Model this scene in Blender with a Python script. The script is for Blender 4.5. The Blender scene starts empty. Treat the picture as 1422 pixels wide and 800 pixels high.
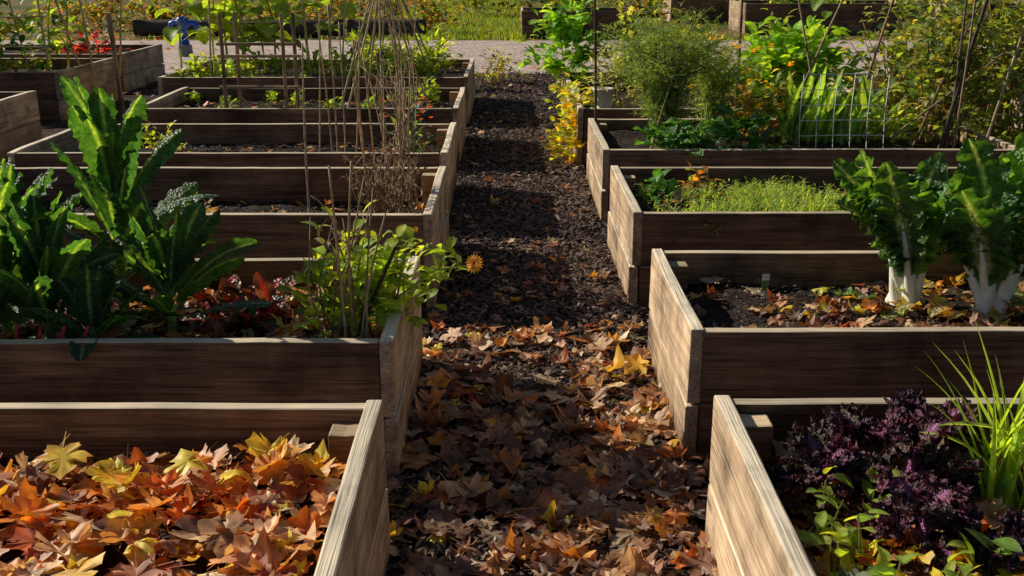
import bpy, bmesh, math, random
import numpy as np
from mathutils import Vector, Matrix, noise
random.seed(7); np.random.seed(7)
R=random.random
def U(a,b): return a+(b-a)*R()
scene=bpy.context.scene
coll=scene.collection
# ---------------------------------------------------------------- materials
def nmat(name):
    m=bpy.data.materials.new(name); m.use_nodes=True
    nt=m.node_tree; nt.nodes.clear()
    return m,nt,nt.nodes,nt.links
def N(ns,t,**k):
    n=ns.new(t)
    for a,b in k.items(): setattr(n,a,b)
    return n
def ramp(ns,stops):
    r=ns.new('ShaderNodeValToRGB'); e=r.color_ramp.elements
    e[0].position=stops[0][0]; e[0].color=(*stops[0][1],1)
    e[1].position=stops[-1][0]; e[1].color=(*stops[-1][1],1)
    for p,c in stops[1:-1]:
        x=e.new(p); x.color=(*c,1)
    return r
def mix(ns,ls,a,b,f,mode='MIX'):
    m=ns.new('ShaderNodeMix'); m.data_type='RGBA'; m.blend_type=mode
    def s(sock,v):
        if isinstance(v,bpy.types.NodeSocket): ls.new(v,sock)
        elif isinstance(v,(int,float)): sock.default_value=v
        else: sock.default_value=(*v,1)
    s(m.inputs[0],f); s(m.inputs[6],a); s(m.inputs[7],b)
    return m.outputs[2]
def mth(ns,ls,op,a,b=0.0,clamp=False):
    m=ns.new('ShaderNodeMath'); m.operation=op; m.use_clamp=clamp
    for i,v in enumerate((a,b)):
        if isinstance(v,bpy.types.NodeSocket): ls.new(v,m.inputs[i])
        else: m.inputs[i].default_value=v
    return m.outputs[0]

def wood_mat(name,dark,mid,light,topc,topf=0.8):
    m,nt,ns,ls=nmat(name)
    tc=N(ns,'ShaderNodeTexCoord'); oi=N(ns,'ShaderNodeObjectInfo')
    w=mth(ns,ls,'MULTIPLY',oi.outputs['Random'],37.0)
    mp=N(ns,'ShaderNodeMapping'); mp.inputs['Scale'].default_value=(1.6,42,42)
    ls.new(tc.outputs['Object'],mp.inputs[0])
    n1=N(ns,'ShaderNodeTexNoise',noise_dimensions='4D'); n1.inputs['Scale'].default_value=1; n1.inputs['Detail'].default_value=6; n1.inputs['Roughness'].default_value=.68; n1.inputs['Distortion'].default_value=1.1
    ls.new(mp.outputs[0],n1.inputs['Vector']); ls.new(w,n1.inputs['W'])
    rp=ramp(ns,[(.30,dark),(.48,mid),(.70,light)]); ls.new(n1.outputs[0],rp.inputs[0])
    mp2=N(ns,'ShaderNodeMapping'); mp2.inputs['Scale'].default_value=(3.5,150,150); ls.new(tc.outputs['Object'],mp2.inputs[0])
    n5=N(ns,'ShaderNodeTexNoise',noise_dimensions='4D'); n5.inputs['Scale'].default_value=1; n5.inputs['Detail'].default_value=2; ls.new(mp2.outputs[0],n5.inputs['Vector']); ls.new(w,n5.inputs['W'])
    cr=ramp(ns,[(.30,(.38,.35,.33)),(.42,(1,1,1)),(.62,(1,1,1)),(.75,(1.3,1.3,1.3))]); ls.new(n5.outputs[0],cr.inputs[0])
    n2=N(ns,'ShaderNodeTexNoise',noise_dimensions='4D'); n2.inputs['Scale'].default_value=3.2; n2.inputs['Detail'].default_value=5; n2.inputs['Roughness'].default_value=.65
    ls.new(tc.outputs['Object'],n2.inputs['Vector']); ls.new(w,n2.inputs['W'])
    st=ramp(ns,[(.34,(.36,.32,.29)),(.48,(.9,.85,.80)),(.64,(1.4,1.3,1.16))]); ls.new(n2.outputs[0],st.inputs[0])
    c=mix(ns,ls,rp.outputs[0],st.outputs[0],1.0,'MULTIPLY')
    c=mix(ns,ls,c,cr.outputs[0],1.0,'MULTIPLY')
    mk=N(ns,'ShaderNodeMapping'); mk.inputs['Scale'].default_value=(2.2,.01,6)
    ls.new(tc.outputs['Object'],mk.inputs[0])
    vk=N(ns,'ShaderNodeTexVoronoi',voronoi_dimensions='4D'); vk.inputs['Scale'].default_value=1.0
    ls.new(mk.outputs[0],vk.inputs['Vector']); ls.new(w,vk.inputs['W'])
    kr=N(ns,'ShaderNodeMapRange'); kr.inputs[1].default_value=.06; kr.inputs[2].default_value=.15; kr.inputs[3].default_value=.85; kr.inputs[4].default_value=0
    ls.new(vk.outputs['Distance'],kr.inputs[0])
    c=mix(ns,ls,c,(.04,.024,.016),kr.outputs[0])
    g=N(ns,'ShaderNodeNewGeometry'); sx=N(ns,'ShaderNodeSeparateXYZ'); ls.new(g.outputs['Normal'],sx.inputs[0])
    pz=N(ns,'ShaderNodeSeparateXYZ'); ls.new(g.outputs['Position'],pz.inputs[0])
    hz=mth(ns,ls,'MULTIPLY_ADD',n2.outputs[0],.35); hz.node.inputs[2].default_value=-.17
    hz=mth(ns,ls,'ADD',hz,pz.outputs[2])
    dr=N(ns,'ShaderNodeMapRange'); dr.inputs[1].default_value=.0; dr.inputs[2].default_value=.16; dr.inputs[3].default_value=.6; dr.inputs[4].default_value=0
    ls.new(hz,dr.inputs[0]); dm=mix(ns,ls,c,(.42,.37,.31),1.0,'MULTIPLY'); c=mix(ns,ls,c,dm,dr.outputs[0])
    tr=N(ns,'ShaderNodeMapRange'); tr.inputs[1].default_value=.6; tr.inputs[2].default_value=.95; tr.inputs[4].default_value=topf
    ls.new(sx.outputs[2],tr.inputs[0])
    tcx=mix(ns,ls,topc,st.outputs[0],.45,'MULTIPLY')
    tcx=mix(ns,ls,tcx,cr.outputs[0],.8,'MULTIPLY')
    c=mix(ns,ls,c,tcx,tr.outputs[0])  # weathered pale tops, with sunlit brightness also painted into their colour
    hv=N(ns,'ShaderNodeHueSaturation')
    vv=mth(ns,ls,'MULTIPLY_ADD',oi.outputs['Random'],.5)
    vv.node.inputs[2].default_value=.75
    ls.new(vv,hv.inputs['Value']); ls.new(c,hv.inputs['Color'])
    b=N(ns,'ShaderNodeBsdfPrincipled'); b.inputs['Roughness'].default_value=.7
    b.inputs['Specular IOR Level'].default_value=.3
    ls.new(hv.outputs[0],b.inputs['Base Color'])
    bp=N(ns,'ShaderNodeBump'); bp.inputs['Strength'].default_value=.9; bp.inputs['Distance'].default_value=.005
    ls.new(n5.outputs[0],bp.inputs['Height']); ls.new(bp.outputs[0],b.inputs['Normal'])
    o=N(ns,'ShaderNodeOutputMaterial'); ls.new(b.outputs[0],o.inputs[0])
    return m
M_wood=wood_mat('sunlit_pale_wood',(.17,.11,.07),(.46,.345,.24),(.66,.54,.41),(.82,.73,.58))  # side boards: sunlight painted in as a paler wood colour
M_wood2=wood_mat('shaded_brown_wood',(.055,.029,.017),(.165,.097,.059),(.30,.195,.125),(.70,.60,.45))  # end boards: shade painted in as a darker brown
M_post=wood_mat('post_wood',(.16,.08,.04),(.30,.17,.09),(.42,.26,.15),(.6,.48,.33))
M_stake=wood_mat('stake_wood',(.24,.15,.09),(.4,.27,.17),(.5,.38,.26),(.5,.42,.33))

def leaf_mat(name,trans=.4,rough=.5,tint=(1.25,1.35,.6),bump=0.0,bscale=60,spec=.35,veins=False,nv=(.65,1.3),nscale=28,mottle=0):
    m,nt,ns,ls=nmat(name)
    at=N(ns,'ShaderNodeAttribute'); at.attribute_name='Col'
    tc=N(ns,'ShaderNodeTexCoord')
    n=N(ns,'ShaderNodeTexNoise'); n.inputs['Scale'].default_value=nscale; n.inputs['Detail'].default_value=2
    ls.new(tc.outputs['Object'],n.inputs['Vector'])
    rp=ramp(ns,[(.3,(nv[0],)*3),(.7,(nv[1],)*3)]); ls.new(n.outputs[0],rp.inputs[0])
    c=mix(ns,ls,at.outputs['Color'],rp.outputs[0],1.0,'MULTIPLY')
    if veins:
        lp=N(ns,'ShaderNodeAttribute'); lp.attribute_name='lp'
        s=N(ns,'ShaderNodeSeparateXYZ'); ls.new(lp.outputs['Vector'],s.inputs[0])
        ax=mth(ns,ls,'ABSOLUTE',s.outputs[0]); ang=mth(ns,ls,'ARCTAN2',ax,s.outputs[1])
        ln=N(ns,'ShaderNodeVectorMath',operation='LENGTH'); ls.new(lp.outputs['Vector'],ln.inputs[0])
        ds=[]
        for a in (0,.62,1.03,1.8):
            d=mth(ns,ls,'SUBTRACT',ang,a); d=mth(ns,ls,'SINE',d); d=mth(ns,ls,'ABSOLUTE',d); d=mth(ns,ls,'MULTIPLY',d,ln.outputs['Value']); ds.append(d)
        d=mth(ns,ls,'MINIMUM',ds[0],ds[1]); d=mth(ns,ls,'MINIMUM',d,ds[2]); d=mth(ns,ls,'MINIMUM',d,ds[3])
        mr=N(ns,'ShaderNodeMapRange'); mr.inputs[1].default_value=.004; mr.inputs[2].default_value=.02; mr.inputs[3].default_value=.55; mr.inputs[4].default_value=0
        ls.new(d,mr.inputs[0])
        vc=mix(ns,ls,c,(1.4,1.3,1.15),1.0,'MULTIPLY')
        c=mix(ns,ls,c,vc,mr.outputs[0])
        n3=N(ns,'ShaderNodeTexNoise'); n3.inputs['Scale'].default_value=14; n3.inputs['Detail'].default_value=3; ls.new(tc.outputs['Object'],n3.inputs['Vector'])
        r3=ramp(ns,[(.55,(0,0,0)),(.68,(.75,.75,.75))]); ls.new(n3.outputs[0],r3.inputs[0])
        dk=mix(ns,ls,c,(.45,.28,.20),1.0,'MULTIPLY')
        c=mix(ns,ls,c,dk,r3.outputs[0])
    b=N(ns,'ShaderNodeBsdfPrincipled'); b.inputs['Roughness'].default_value=rough; b.inputs['Specular IOR Level'].default_value=spec
    t=N(ns,'ShaderNodeBsdfTranslucent')
    if bump>0:
        v=N(ns,'ShaderNodeTexVoronoi'); v.inputs['Scale'].default_value=bscale; ls.new(tc.outputs['Object'],v.inputs['Vector'])
        iv=mth(ns,ls,'SUBTRACT',1.0,v.outputs['Distance'])
        bp=N(ns,'ShaderNodeBump'); bp.inputs['Strength'].default_value=bump; bp.inputs['Distance'].default_value=.012
        ls.new(iv,bp.inputs['Height']); ls.new(bp.outputs[0],b.inputs['Normal'])
        if mottle:
            mr=ramp(ns,[(.15,(1+mottle,)*3),(.65,(1-mottle,)*3)]); ls.new(v.outputs['Distance'],mr.inputs[0])
            c=mix(ns,ls,c,mr.outputs[0],1.0,'MULTIPLY')
    ls.new(c,b.inputs['Base Color'])
    tcx=mix(ns,ls,c,tint,1.0,'MULTIPLY'); ls.new(tcx,t.inputs[0])
    ms=N(ns,'ShaderNodeMixShader'); ms.inputs[0].default_value=trans
    ls.new(b.outputs[0],ms.inputs[1]); ls.new(t.outputs[0],ms.inputs[2])
    o=N(ns,'ShaderNodeOutputMaterial'); ls.new(ms.outputs[0],o.inputs[0])
    return m
M_maple=leaf_mat('dry_maple_leaf',.30,.5,(1.4,1.02,.5),veins=True,spec=.4)
M_green=leaf_mat('green_foliage',.5,.5,(2.4,2.0,.45))
M_kale=leaf_mat('kale_leaf',.42,.45,(3.6,3.3,.45),bump=.9,bscale=85,spec=.5,mottle=.25)
M_chard=leaf_mat('chard_leaf',.45,.4,(2.7,2.35,.5),bump=.8,bscale=65,spec=.5,mottle=.2)
M_stem=leaf_mat('pale_stem',.12,.4,(1,1,.9),spec=.45,nv=(.85,1.1))
M_purple=leaf_mat('purple_kale_leaf',.16,.5,(1.7,.8,.9),bump=.5,bscale=160,spec=.35)
M_dry=leaf_mat('dry_stem',.1,.7,(1.1,1.0,.8),spec=.2)
M_flower=leaf_mat('flower_petals',.35,.6,(1.2,1.1,.8))
def chip_mat():
    m,nt,ns,ls=nmat('bark_chips')
    at=N(ns,'ShaderNodeAttribute'); at.attribute_name='Col'
    b=N(ns,'ShaderNodeBsdfPrincipled'); b.inputs['Roughness'].default_value=.7; b.inputs['Specular IOR Level'].default_value=.3
    ls.new(at.outputs['Color'],b.inputs['Base Color'])
    o=N(ns,'ShaderNodeOutputMaterial'); ls.new(b.outputs[0],o.inputs[0]); return m
M_chip=chip_mat()
def ground_mat(name,stops,scale=3,scale2=60,bump=.8,dist=.02,c2=(.5,1.5)):
    m,nt,ns,ls=nmat(name)
    tc=N(ns,'ShaderNodeTexCoord')
    n=N(ns,'ShaderNodeTexNoise'); n.inputs['Scale'].default_value=scale; n.inputs['Detail'].default_value=6; n.inputs['Roughness'].default_value=.65
    ls.new(tc.outputs['Object'],n.inputs['Vector'])
    rp=ramp(ns,stops); ls.new(n.outputs[0],rp.inputs[0])
    v=N(ns,'ShaderNodeTexVoronoi'); v.inputs['Scale'].default_value=scale2; ls.new(tc.outputs['Object'],v.inputs['Vector'])
    r2=ramp(ns,[(0,(c2[0],)*3),(1,(c2[1],)*3)])
    sc=N(ns,'ShaderNodeSeparateColor'); ls.new(v.outputs['Color'],sc.inputs[0]); ls.new(sc.outputs[0],r2.inputs[0])
    c=mix(ns,ls,rp.outputs[0],r2.outputs[0],1.0,'MULTIPLY')
    b=N(ns,'ShaderNodeBsdfPrincipled'); b.inputs['Roughness'].default_value=.95; b.inputs['Specular IOR Level'].default_value=.15
    ls.new(c,b.inputs['Base Color'])
    n4=N(ns,'ShaderNodeTexNoise'); n4.inputs['Scale'].default_value=scale2*.6; n4.inputs['Detail'].default_value=4; ls.new(tc.outputs['Object'],n4.inputs['Vector'])
    bp=N(ns,'ShaderNodeBump'); bp.inputs['Strength'].default_value=bump; bp.inputs['Distance'].default_value=dist
    ls.new(n4.outputs[0],bp.inputs['Height']); ls.new(bp.outputs[0],b.inputs['Normal'])
    o=N(ns,'ShaderNodeOutputMaterial'); ls.new(b.outputs[0],o.inputs[0]); return m
M_soil=ground_mat('soil',[(.3,(.014,.009,.007)),(.55,(.042,.028,.021)),(.75,(.09,.062,.045))],8,70,1,.03)
M_mulch=ground_mat('path_mulch',[(.3,(.024,.015,.011)),(.55,(.055,.037,.028)),(.75,(.10,.07,.052))],3,55,1,.03)
M_ground=ground_mat('leafy_grass',[(.3,(.05,.075,.015)),(.48,(.10,.12,.03)),(.58,(.20,.12,.06)),(.75,(.30,.17,.085))],.45,14,1,.05)
M_gravel=ground_mat('gravel',[(.3,(.40,.32,.285)),(.7,(.62,.50,.44))],2,28,1,.02,(.6,1.35))
M_lawn=ground_mat('lawn',[(.3,(.06,.09,.015)),(.55,(.17,.22,.03)),(.8,(.26,.20,.06))],.9,25,1,.04)
def plain(name,col,rough=.5,metal=0,bscale=40):
    m,nt,ns,ls=nmat(name)
    tc=N(ns,'ShaderNodeTexCoord'); n=N(ns,'ShaderNodeTexNoise'); n.inputs['Scale'].default_value=bscale; n.inputs['Detail'].default_value=5
    ls.new(tc.outputs['Object'],n.inputs['Vector'])
    rp=ramp(ns,[(.3,tuple(x*.7 for x in col)),(.7,tuple(min(1,x*1.1) for x in col))]); ls.new(n.outputs[0],rp.inputs[0])
    b=N(ns,'ShaderNodeBsdfPrincipled'); b.inputs['Roughness'].default_value=rough; b.inputs['Metallic'].default_value=metal
    ls.new(rp.outputs[0],b.inputs['Base Color'])
    o=N(ns,'ShaderNodeOutputMaterial'); ls.new(b.outputs[0],o.inputs[0]); return m
M_wire=plain('coated_wire',(.8,.8,.76),.4)
M_blue=plain('blue_paint',(.02,.09,.5),.4)
M_conc=plain('concrete',(.3,.29,.27),.9)
M_white=plain('white_plastic',(.7,.7,.68),.4)
M_labelg=plain('label_print',(.1,.25,.06),.5)
# ---------------------------------------------------------------- mesh builder
class MB:
    def __init__(s): s.v=[];s.f=[];s.c=[]
    def add(s,vs,fs,cs):
        o=len(s.v); s.v.extend(vs); s.f.extend([tuple(i+o for i in f) for f in fs])
        if isinstance(cs,list): s.c.extend(cs)
        else: s.c.extend([cs]*len(vs))
    def build(s,name,mat,parent=None,smooth=True):
        me=bpy.data.meshes.new(name); me.from_pydata(s.v,[],s.f)
        a=me.color_attributes.new('Col','FLOAT_COLOR','POINT')
        arr=np.ones((len(s.v),4),dtype=np.float32)
        if s.v: arr[:,:3]=np.array(s.c,dtype=np.float32)
        a.data.foreach_set('color',arr.ravel())
        if smooth: me.polygons.foreach_set('use_smooth',[True]*len(me.polygons))
        me.materials.append(mat)
        ob=bpy.data.objects.new(name,me); coll.objects.link(ob)
        if parent: ob.parent=parent
        return ob
def empty(name):
    e=bpy.data.objects.new(name,None); e.empty_display_size=.1; coll.objects.link(e); return e
def jit(c,a=.15):
    k=1+U(-a,a); return (max(0,c[0]*k*(1+U(-a,a)*.5)),max(0,c[1]*k),max(0,c[2]*k))
def tube(mb,pts,rad,col,n=6,jc=0.0):
    pts=[Vector(p) for p in pts]
    if not isinstance(rad,(list,tuple)): rad=[rad]*len(pts)
    vs=[];cs=[]
    for i,p in enumerate(pts):
        d=(pts[min(i+1,len(pts)-1)]-pts[max(i-1,0)]).normalized()
        a=d.cross(Vector((.3,.9,.2))).normalized(); b=d.cross(a)
        for k in range(n):
            t=2*math.pi*k/n; vs.append(tuple(p+(a*math.cos(t)+b*math.sin(t))*rad[i]))
        cs+= [jit(col,jc)]*n
    fs=[]
    for i in range(len(pts)-1):
        for k in range(n):
            fs.append((i*n+k,i*n+(k+1)%n,(i+1)*n+(k+1)%n,(i+1)*n+k))
    fs.append(tuple(range(n))); fs.append(tuple((len(pts)-1)*n+k for k in range(n)))
    mb.add(vs,fs,cs)
def cane(mb,a,b,r=.006,col=(.45,.33,.18),sag=0.01):
    a=Vector(a);b=Vector(b);L=(b-a).length;n=max(4,int(L/.09)); pts=[];rr=[]
    ox,oy=U(-sag,sag),U(-sag,sag)
    for i in range(n+1):
        s=i/n; m=math.sin(math.pi*s)
        pts.append(a.lerp(b,s)+Vector((ox*m,oy*m,0))); rr.append(r*(1.25 if i%2 else .95)*(1-.25*s))
    tube(mb,pts,rr,col,6,.12)
ovate=lambda s: math.sin(math.pi*min(1,(s*.93+.04))**.75)**.8
strap=lambda s: min(1,(s*2.6+.15))*min(1,max(0,1-s)*5.0+.08)**.5
spat=lambda s: max(.05,math.sin(math.pi*min(1,s**1.5*.94+.03)))
broad=lambda s: max(.04,min(1,(s*4.5+.12))**.7*min(1,max(0,(1-s))*2.6+.02)**.55)
def blade(mb,base,az,el,L,W,droop,col,rib=None,nu=3,nv=2,shape=ovate,cup=.25,ruf=0,rf=4,roll=0,pet=0,petw=.1,bump=0,dp=1.2,tip=None,wide=False):
    p=Vector(base); hd=Vector((math.cos(az),math.sin(az),0)); side0=Vector((-math.sin(az),math.cos(az),0))
    if rib is None: rib=tuple(x*1.35 for x in col)
    vs=[];cs=[];ph=U(0,6.28);ph2=U(0,6.28)
    st=L/nu; h=nv//2
    for i in range(nu+1):
        s=i/nu; e=el-droop*s**dp
        d=hd*math.cos(e)+Vector((0,0,math.sin(e)))
        nrm=Vector((-math.sin(e)*hd.x,-math.sin(e)*hd.y,math.cos(e)))
        rr=roll*s
        side=side0*math.cos(rr)+nrm*math.sin(rr); nn=nrm*math.cos(rr)-side0*math.sin(rr)
        if s<pet: w=W*petw
        else: w=W*max(.02,shape((s-pet)/(1-pet)))
        cc=col if tip is None else tuple(col[k]*(1-s)+tip[k]*s for k in range(3))
        for j in range(-h,h+1):
            t=j/h; at=abs(t); sg=1 if t>0 else -1
            off=cup*at*at*w
            if ruf and s>=pet: off+=ruf*w*at*at*(math.sin(rf*6.283*s+ph+sg*1.1)+.5*math.sin(rf*2.3*6.283*s+ph2))
            if bump: off+=U(-bump,bump)*w
            wx=w*t*(1-.12*abs(cup)*at)
            if ruf: wx*=1+.18*ruf*math.sin(rf*1.7*6.283*s+ph2)*at
            if bump and at==1: wx*=1+U(-.12,.12)
            vs.append(tuple(p+side*wx+nn*off))
            if j==0 or s<pet or (wide and abs(j)==1 and s<.5): cs.append(rib)
            else:
                k=U(.85,1.15); cs.append(tuple(x*k for x in cc))
        p=p+d*st
    m=nv+1; fs=[]
    for i in range(nu):
        for j in range(nv): fs.append((i*m+j,i*m+j+1,(i+1)*m+j+1,(i+1)*m+j))
    mb.add(vs,fs,cs)
def bush(mb,c,rx,ry,h,n,L,W,cols,stems=10,scol=(.16,.18,.07),sr=.004,droop=.8,el=.5,rp=.45,shape=ovate,nu=3,nv=2,ruf=0,cup=.25):
    c=Vector(c)
    def pt():
        a=U(0,6.283); z=R()**.8; q=math.sqrt(max(0,1-z*z))
        r=R()**rp
        return a,Vector((c.x+rx*math.cos(a)*q*r*U(.75,1.2),c.y+ry*math.sin(a)*q*r*U(.75,1.15),c.z+h*z*(r*.5+.5)*U(.8,1.12)))
    tips=[]
    for _ in range(stems):
        a,p=pt(); b=c+Vector((U(-.25,.25)*rx,U(-.25,.25)*ry,0)); m=b.lerp(p,.5)+Vector((0,0,.1*h)); tube(mb,[b,m,p],[sr,sr*.8,sr*.5],scol,4); tips.append((m,p))
    for _ in range(n):
        a,p=pt()
        if tips and R()<.5:
            m,q=random.choice(tips); p=m.lerp(q,R())+Vector((U(-.04,.04)*rx*2,U(-.04,.04)*ry*2,U(-.03,.03)))
            a=U(0,6.283)
        k=U(.6,1.2)
        blade(mb,p,a+U(-.9,.9),el+U(-.7,.7),L*k,W*k,droop*U(.3,1.5),jit(random.choice(cols),.25),nu=nu,nv=nv,shape=shape,roll=U(-.8,.8),ruf=ruf,cup=cup)
# ---------------------------------------------------------------- beds
def board(name,L,H,T,loc,rotz,parent,mat=None,tilt=0):
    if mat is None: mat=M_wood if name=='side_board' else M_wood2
    bm=bmesh.new(); n=max(2,int(L/.12)); sd=U(0,100)
    rows=[]
    for i in range(n+1):
        x=-L/2+L*i/n
        wy=.009*(noise.noise(Vector((x*1.2,sd,0)))); wz=.006*noise.noise(Vector((x*1.0,sd,9)))+.002*noise.noise(Vector((x*9,sd,3)))
        if i in(0,n): wz=0
        rows.append([bm.verts.new((x,-T/2+wy,-H/2)),bm.verts.new((x,T/2+wy,-H/2)),bm.verts.new((x,T/2+wy,H/2+wz)),bm.verts.new((x,-T/2+wy,H/2+wz))])
    for i in range(n):
        a,b=rows[i],rows[i+1]
        for k in range(4): bm.faces.new((a[k],b[k],b[(k+1)%4],a[(k+1)%4]))
    bm.faces.new(rows[0]); bm.faces.new(rows[-1][::-1])
    bmesh.ops.recalc_face_normals(bm,faces=bm.faces)
    me=bpy.data.meshes.new(name); bm.to_mesh(me); bm.free(); me.materials.append(mat)
    ob=bpy.data.objects.new(name,me); coll.objects.link(ob); ob.location=loc; ob.rotation_euler=(tilt,0,rotz)
    md=ob.modifiers.new('b','BEVEL'); md.width=.006; md.segments=2; md.limit_method='ANGLE'; md.angle_limit=math.radians(50)
    ob.parent=parent; return ob
def soil_h(x,y,z,amp=.018):
    return z+amp*noise.noise(Vector((x*3,y*3,1)))*1.6+amp*.6*noise.noise(Vector((x*11,y*11,4)))
def make_bed(x0,x1,y0,y1,zt,sz,T=.047):
    e=empty('raised_garden_bed'); hl=zt*.44
    for tier,(za,zb) in enumerate(((-.02,hl-.005),(hl+.004,zt))):
        H=zb-za; zc=(za+zb)/2; j=lambda:U(-.006,.006)
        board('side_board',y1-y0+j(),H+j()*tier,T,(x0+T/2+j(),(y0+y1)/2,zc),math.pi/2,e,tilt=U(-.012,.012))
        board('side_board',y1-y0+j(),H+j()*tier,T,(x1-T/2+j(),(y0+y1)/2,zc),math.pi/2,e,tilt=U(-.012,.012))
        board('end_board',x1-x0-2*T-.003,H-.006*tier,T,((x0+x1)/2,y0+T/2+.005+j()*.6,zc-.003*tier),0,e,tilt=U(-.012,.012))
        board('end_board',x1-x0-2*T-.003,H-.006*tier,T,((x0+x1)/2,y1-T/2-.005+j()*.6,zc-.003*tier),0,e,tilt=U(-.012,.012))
    for px in (x0+T+.052,x1-T-.052):
        for py in (y0+T+.058,y1-T-.058):
            ph=zt-.035+U(-.01,.005)
            board('corner_post',.088,ph,.088,(px,py,ph/2),0,e,M_post)
    nx=max(8,int((x1-x0)/.045)); ny=max(8,int((y1-y0)/.045)); mb=MB()
    vs=[];X0,X1,Y0,Y1=x0+T*.6,x1-T*.6,y0+T*.6,y1-T*.6
    for i in range(nx+1):
        for k in range(ny+1):
            x=X0+(X1-X0)*i/nx;y=Y0+(Y1-Y0)*k/ny; vs.append((x,y,soil_h(x,y,sz)))
    fs=[(i*(ny+1)+k,(i+1)*(ny+1)+k,(i+1)*(ny+1)+k+1,i*(ny+1)+k+1) for i in range(nx) for k in range(ny)]
    mb.add(vs,fs,(.03,.02,.015)); mb.build('soil',M_soil,e)
    return e
ZT=.49
make_bed(-3.0,-.36,1.60,2.85,ZT,.31)
make_bed(-3.1,-.39,3.33,4.39,ZT,.35)
make_bed(-3.1,-.39,5.16,6.43,ZT,.28)
make_bed(-3.24,-.42,6.88,8.19,ZT,.33)
make_bed(-3.15,-.45,9.0,10.5,ZT,.36)
make_bed(-3.7,-.46,11.4,13.5,ZT,.38)
make_bed(.58,3.2,1.60,2.885,ZT,.31)
make_bed(.60,3.3,3.447,4.51,ZT,.35)
make_bed(.59,3.3,5.19,6.43,ZT,.37)
make_bed(.59,3.35,7.01,8.45,ZT,.40)
make_bed(.55,3.4,9.0,12.0,ZT,.40)
make_bed(-7.2,-4.45,8.7,10.2,ZT,.38)
make_bed(-7.6,-4.8,11.6,13.3,ZT+.03,.40)
make_bed(-7.4,-5.0,14.2,15.8,ZT,.40)
make_bed(4.7,7.4,9.0,10.4,ZT,.4)
make_bed(4.7,7.4,11.6,13.2,ZT,.4)
make_bed(.2,2.7,24.0,25.6,.56,.45)
make_bed(5.3,9.2,25.3,27.2,.66,.5)
make_bed(4.2,7.2,29.5,31,.6,.5)
make_bed(10.2,13,25.5,27.2,.6,.5)
# ---------------------------------------------------------------- ground sheets
def sheet(name,x0,x1,y0,y1,z,mat,nx=1,ny=1,amp=0):
    vs=[]
    for i in range(nx+1):
        for k in range(ny+1):
            x=x0+(x1-x0)*i/nx;y=y0+(y1-y0)*k/ny; vs.append((x,y,z+amp*noise.noise(Vector((x*1.7,y*1.7,0)))))
    fs=[(i*(ny+1)+k,(i+1)*(ny+1)+k,(i+1)*(ny+1)+k+1,i*(ny+1)+k+1) for i in range(nx) for k in range(ny)]
    mb=MB(); mb.add(vs,fs,(.05,.04,.03)); return mb.build(name,mat)
sheet('ground',-250,250,-150,400,-.03,M_ground,4,4)
sheet('mulch_path',-9,9,-2,16.6,.004,M_mulch,90,90,.012)
mb=MB(); n=60; vs=[]
for i in range(n+1):
    x=-40+80*i/n; w=.25*noise.noise(Vector((x*.8,0,0)))
    vs+= [(x,16.3+w,.02),(x,22.8+w*1.3,.02)]
mb.add(vs,[(2*i,2*i+2,2*i+3,2*i+1) for i in range(n)],(.3,.3,.3)); mb.build('gravel_path',M_gravel)
sheet('lawn',-3.2,.1,23.3,48,-.018,M_lawn)
# ---------------------------------------------------------------- maple leaf scatter
half=[(0.03,0),(0.15,-0.09),(0.38,-0.13),(0.36,-.04),(0.43,.03),(0.31,0.12),(0.50,0.19),(0.57,.27),(0.71,0.42),(.57,.44),(0.53,0.56),(0.26,0.45),(0.25,0.57),(0.38,0.70),(0.25,0.75),(0.13,0.86),(0,1.0)]
out=half+[(-x,y) for x,y in half[-2::-1]]
def leaf_template(seed,full=True,dry=False):
    rs=np.random.RandomState(seed); o=np.array(out)*[1,1]; c=np.array([0,.32])
    o=o*(1+rs.uniform(-.07,.07,o.shape))
    rings=[c[None],c+(o-c)*.55,o] if full else [c[None],o]
    p=np.concatenate(rings); n=len(o)
    r=np.linalg.norm(p-c,axis=1); a=np.arctan2(p[:,0],p[:,1]-.3)
    g=1.6 if dry else .6
    z=rs.uniform(-.1,.5)*r**2+rs.uniform(.0,.4)*np.abs(p[:,0])*rs.choice([-.6,1]) + rs.uniform(.05,.14)*np.sin(a*rs.choice([2,3,4])+rs.uniform(0,6))*r*1.6
    z+=.25*rs.uniform(-1,1)*(p[:,1]-.3)**2*2
    z*=g
    z+=rs.uniform(-.03,.03,len(r))*(r>.2)
    if dry: p=c+(p-c)*(1-.25*r[:,None]**2)
    f=[]
    if full:
        for i in range(n):
            j=(i+1)%n
            f.append((0,1+i,1+j,1+j)); f.append((1+i,1+n+i,1+n+j,1+j))
    else:
        for i in range(n): f.append((0,1+i,1+(i+1)%n,1+(i+1)%n))
    vs=np.column_stack([p[:,0],p[:,1]-.32,z]); lp=np.column_stack([p[:,0],p[:,1],np.zeros(len(r))])
    k=len(vs); q=rs.uniform(-.12,.12)
    pv=np.array([[-.012,-.32,0],[.012,-.32,0],[.02+q,-.85,.05],[q,-.85,.05]])
    vs=np.vstack([vs,pv]); lp=np.vstack([lp,np.zeros((4,3))]); f.append((k,k+1,k+2,k+3))
    return vs,f,lp
T_full=[leaf_template(i) for i in range(14)]+[leaf_template(i+20,True,True) for i in range(12)]; T_low=[leaf_template(i+50,False) for i in range(6)]
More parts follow.
